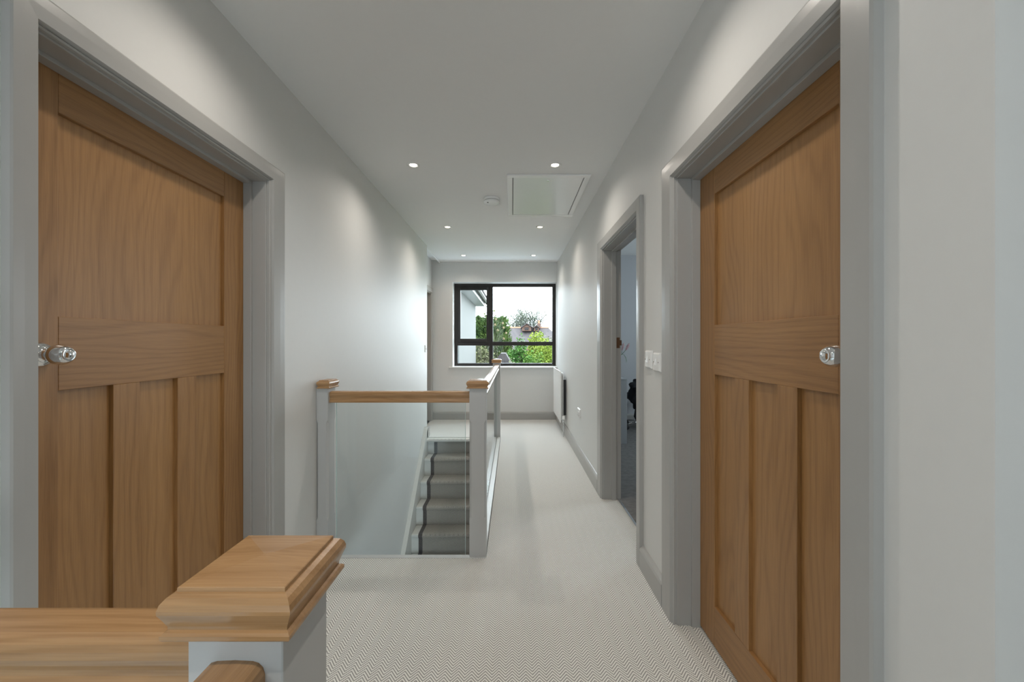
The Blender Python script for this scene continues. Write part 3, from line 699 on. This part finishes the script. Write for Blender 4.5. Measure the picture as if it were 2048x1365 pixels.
for xc, wz, zt in ((1.05, .42, 2.58), (1.75, .22, 2.42)):
    b = BM(); prism(b, [(xc-wz*.8, 2.0), (xc+wz*.8, 2.0), (xc+wz*.8, 2.25), (xc, zt-.05), (xc-wz*.8, 2.25)], 'y', 29.0, 30.4); d = obj('dormer', b, BRICK, R)
    b = BM(); prism(b, [(xc-wz, 2.22), (xc, zt-.06), (xc+wz, 2.22), (xc+wz, 2.30), (xc, zt), (xc-wz, 2.30)], 'y', 28.85, 30.5); obj('dormer_roof', b, TILE, d)
    b = BM(); box(b, xc-wz*.35, xc+wz*.35, 28.96, 29.0, 2.06, 2.26); obj('dormer_window', b, TILED, d)
b = BM(); box(b, 1.88, 2.12, 29.7, 30.1, 2.2, 2.58); c = obj('chimney', b, BRICK, R)
b = BM(); lathe(b, [(0, 0), (.09, 0), (.075, .05), (.07, .22), (.08, .24), (0, .24)], (2.0, 29.9, 2.58), n=12); obj('chimney_pot', b, paint('terracotta_pot', (0.225, 0.099, 0.059), .8, .1), c)
R = empty('garden_shed', (-.2, 12.3, GF)); tag(R, 'small outbuilding with a grey slate roof low in the window', 'shed')
b = BM(); box(b, -.55, .1, 12.0, 13.0, GF, .3); obj('wall', b, paint('shed_boards', (0.099, 0.081, 0.068), .8, .1), R)
b = BM(); prism(b, [(-.75, .35), (-.35, .84), (-.2, .84), (.1, .30), (.1, .25), (-.75, .30)], 'y', 11.9, 13.1); obj('roof', b, TILE, R)
# ---- planting
def rnd(a, c): return random.uniform(a, c)
def leaf_cloud(c, r, n, s, mat, nm, par, shell=.55, up=0):
    vs, fs = [], []; n = int(n*2.8); s = s*.55
    for _ in range(n):
        d = Vector((random.gauss(0, 1), random.gauss(0, 1), random.gauss(0, 1))).normalized()
        k = shell+(1-shell)*random.random()**.5
        k *= 1+.22*math.sin(d.x*5+c[0]*3)*math.sin(d.z*6+c[1])+.12*math.sin(d.y*11)
        p = Vector((c[0]+d.x*r[0]*k, c[1]+d.y*r[1]*k, c[2]+d.z*r[2]*k))
        a = Vector((rnd(-1, 1), rnd(-1, 1), rnd(-1, 1)+up)).normalized(); q = a.cross(Vector((rnd(-1, 1), rnd(-1, 1), rnd(-1, 1)))).normalized()
        L_ = s*rnd(.6, 1.5); w_ = L_*.42; i = len(vs)
        vs += [p, p+a*L_*.5+q*w_, p+a*L_, p+a*L_*.5-q*w_]; fs.append((i, i+1, i+2, i+3))
    me = bpy.data.meshes.new(nm); me.from_pydata([tuple(v-Vector(c)) for v in vs], [], fs); me.materials.append(mat)
    o = bpy.data.objects.new(nm, me); S.collection.objects.link(o); W0[o.name] = Vector(c); o.parent = par; o.location = Vector(c)-W0[par.name]; return o
def trunk(par, x, y, z1, r, mat):
    b = BM(); tube(b, [(x, y, GF), (x+rnd(-.1, .1), y, (GF+z1)/2), (x+rnd(-.1, .1), y, z1)], [r, r*.75, r*.4], 8); return obj('trunk', b, mat, par)
BARK = paint('bark', (0.047, 0.037, 0.026), .9, .2, .3); PALEB = paint('pale_twigs', (.075, .068, .048), .9, .15, .2); GREYB = paint('grey_twigs', (0.065, 0.067, 0.058), .9, .15, .1)
def bush(nm, x, y, z0, z1, rx, ry, n, s, mat, label, cat, up=0, ncl=5):
    R = empty(nm, (x, y, GF)); tag(R, label, cat); trunk(R, x, y, (z0+z1)/2, .07, BARK)
    leaf_cloud((x, y, (z0+z1)/2), (rx, ry, (z1-z0)/2), n, s, mat, 'foliage', R, .35, up); return R
def bare(nm, x, y, z0, ht, spread, levels, mat, label, r0=.05, fan=5, seedv=1, buds=None, dense=3):
    random.seed(seedv); R = empty(nm, (x, y, GF)); tag(R, label, 'tree'); b = BM(); tips = []
    def grow(p, d, ln, r, lv):
        pts = [p]; dd = d.copy()
        for i in range(3):
            dd = (dd+Vector((rnd(-.25, .25), rnd(-.25, .25), rnd(-.05, .25)))).normalized(); pts.append(pts[-1]+dd*ln/3)
        tube(b, pts, [r, r*.85, r*.7, r*.55], 4 if lv < levels else 5)
        if lv == 0: tips.append(pts[-1]); return
        for i in range(dense):
            q = pts[random.choice((1, 2, 3))]; nd = (dd+Vector((rnd(-1, 1), rnd(-.8, .8), rnd(-.4, .7)))*spread).normalized(); grow(q, nd, ln*rnd(.6, .8), r*.55, lv-1)
    for i in range(fan):
        a = 2*math.pi*i/fan; grow(Vector((x, y, z0)), Vector((math.cos(a)*.55, math.sin(a)*.5, 1)).normalized(), ht*.36, r0, levels)
    tube(b, [(x, y, GF), (x, y, z0+.05)], [r0*2, r0*1.3], 8)
    obj('branches', b, mat, R)
    if buds:
        vs, fs = [], []
        for t in tips:
            for _ in range(7):
                p = t+Vector((rnd(-.3, .3), rnd(-.3, .3), rnd(-.3, .3))); a = Vector((rnd(-1, 1), rnd(-1, 1), rnd(-1, 1))).normalized()*.09; q = a.cross(Vector((rnd(-1, 1), rnd(-1, 1), 1))).normalized()*.04; i = len(vs)
                vs += [p, p+a*.5+q, p+a, p+a*.5-q]; fs.append((i, i+1, i+2, i+3))
        me = bpy.data.meshes.new('leaf_buds'); me.from_pydata([tuple(v-W0[R.name]) for v in vs], [], fs); me.materials.append(buds)
        o = bpy.data.objects.new('leaf_buds', me); S.collection.objects.link(o); o.parent = R
    return R
CON = leafy('conifer_green', (0.008, 0.024, 0.008), (0.047, 0.071, 0.013), 2.5); LIME = leafy('lime_foliage', (0.065, 0.100, 0.008), (0.119, 0.143, 0.022), 2)
MIDG = leafy('fresh_green', (0.013, 0.047, 0.007), (0.039, 0.091, 0.013), 3); OLIVE = leafy('olive_foliage', (0.043, 0.052, 0.017), (0.091, 0.091, 0.043), 3)
PALEG = leafy('pale_blossom_foliage', (0.091, 0.104, 0.043), (0.162, 0.155, 0.119), 5); PINKF = leafy('reddish_foliage', (0.069, 0.039, 0.030), (0.104, 0.065, 0.047), 3)
bare('bare_tree', 1.35, 38, .3, 5.6, 1.0, 3, GREYB, 'large budding bare tree behind the grey roof', .085, 12, 5, leafy('grey_green_buds', (0.054, 0.065, 0.043), (0.078, 0.086, 0.061)), 4)
bare('bare_tree', 3.0, 24.3, -.6, 2.6, .8, 3, GREYB, 'smaller bare tree at the right edge of the window view', .05, 6, 11, leafy('yellow_green_buds', (0.069, 0.078, 0.035), (0.095, 0.100, 0.054)), 4)
# conifer: upswept sprays
R = empty('conifer', (-.95, 17, GF)); tag(R, 'dense green conifer with yellow tips just right of the window mullion', 'tree'); trunk(R, -.95, 17, 2.0, .12, BARK)
random.seed(3); vs, fs = [], []
for _ in range(4200):
    h = random.random()**.8; z = -2.2+h*4.3; rr = 1.25*(1-h*.55)*(.45+.55*random.random()); a = rnd(0, 6.283)
    p = Vector((-.95+rr*math.cos(a), 17+rr*math.sin(a), z)); d = Vector((math.cos(a)*.9, math.sin(a)*.9, .75)).normalized()
    for k in range(7):
        q = p+d*.05*k; sd = Vector((rnd(-1, 1), rnd(-1, 1), rnd(-.3, .8))).normalized(); L_ = .10*(1-k*.09); wv = sd.cross(d).normalized()*.02; i = len(vs)
        vs += [q, q+sd*L_*.5+wv, q+sd*L_+d*.07, q+sd*L_*.5-wv]; fs.append((i, i+1, i+2, i+3))
me = bpy.data.meshes.new('foliage'); me.from_pydata([tuple(v-Vector((-.95, 17, GF))) for v in vs], [], fs); me.materials.append(CON)
o = bpy.data.objects.new('foliage', me); S.collection.objects.link(o); o.parent = R
bare('bare_shrub', -1.02, 13.2, -1.2, 3.5, .5, 3, PALEB, 'pale bare branched shrub beside the white wing', .013, 5, 21, None, 3)
random.seed(9)
bush('olive_shrub', -1.1, 14.8, -1.6, 1.0, .95, .5, 2600, .16, OLIVE, 'olive twiggy shrub at the foot of the bare branches', 'shrub')
bush('olive_shrub', -.9, 20.5, -2.2, 2.6, 1.0, .9, 2600, .22, OLIVE, 'tall olive tree top behind the pale bare branches', 'shrub')
bush('lime_bush', 1.35, 14.4, -1.6, 1.30, .72, .7, 2600, .13, LIME, 'bright yellow green bush at the right of the window', 'bush', .9)
bush('lime_bush', 1.05, 16.4, -1.2, 1.52, .55, .6, 1800, .13, LIME, 'yellow green bush rising behind the brightest bush', 'bush', 1.2)
bush('green_bush', .22, 14.0, -1.6, 1.10, .50, .45, 2600, .12, MIDG, 'deep green bush in the middle of the lower pane', 'bush')
bush('green_bush', .72, 12.8, -1.6, .82, .38, .40, 1800, .10, leafy('spring_green', (0.026, 0.065, 0.007), (0.073, 0.112, 0.017), 3), 'spring green bush low in front of the yellow one', 'bush')
bush('reddish_shrub', .95, 19.2, -1.8, 1.12, .65, .6, 2000, .14, PINKF, 'reddish shrub between the green bush and grey roof', 'shrub')
bush('blossom_shrub', 1.36, 12.2, -1.4, .72, .24, .4, 1400, .08, PALEG, 'pale blossoming shrub in the window lower right corner', 'shrub')
bush('blossom_shrub', .02, 11.4, -1.4, .66, .18, .25, 800, .08, PALEG, 'pale cream flowering shrub beside the slate roof', 'shrub')
bush('hedge', 1.0, 22.6, -2.5, .75, 5.5, .8, 6500, .25, leafy('hedge_green', (0.017, 0.035, 0.008), (0.056, 0.073, 0.022), 2), 'long mixed hedge below the grey tiled roof', 'hedge')
STRAW = paint('dried_flower_straw', (0.134, 0.104, 0.061), .9, .2, .3)
heads = [(991.5, 639, 'upper left, at the mullion'), (1005.5, 647, 'upper right by the conifer tips'), (990, 650, 'below the topmost, near the mullion'), (1007, 656, 'right of centre'), (995.5, 661, 'lowest left, largest'), (1012, 666.5, 'right, nearest the roof'), (1007.5, 678, 'bottom, just above the transom')]
for px, py, lab in heads:
    Y = 9.6; k = 796.4/Y; x, z = (px-1024.6)/k, H-(py-684.8)/k
    R = empty('dried_seed_head', (x, Y, GF)); tag(R, 'round straw coloured seed head '+lab, 'seed head', 'dried seed heads before the conifer')
    b = BM(); bmesh.ops.create_icosphere(b, subdivisions=3, radius=1)
    for v in b.verts:
        n = v.co.normalized(); kk = 1+.18*math.sin(n.x*17+px)*math.sin(n.z*15)+rnd(-.08, .08); v.co = Vector((x+n.x*.026*kk, Y+n.y*.026*kk, z+n.z*.027*kk))
    obj('head', b, STRAW, R)
    b = BM(); tube(b, [(x, Y, z-.02), (x-.01, Y, z-.5), (x, Y, -1.2), (x, Y, GF)], [.0012, .0015, .002, .003], 5); obj('stalk', b, PALEB, R)
for m in bpy.data.materials:          # matt weathered outdoor surfaces
    if m.name not in INSIDE and m.use_nodes and 'Principled BSDF' in m.node_tree.nodes and m.name != 'dark_pane':
        m.node_tree.nodes['Principled BSDF'].inputs['Specular IOR Level'].default_value = 0.12
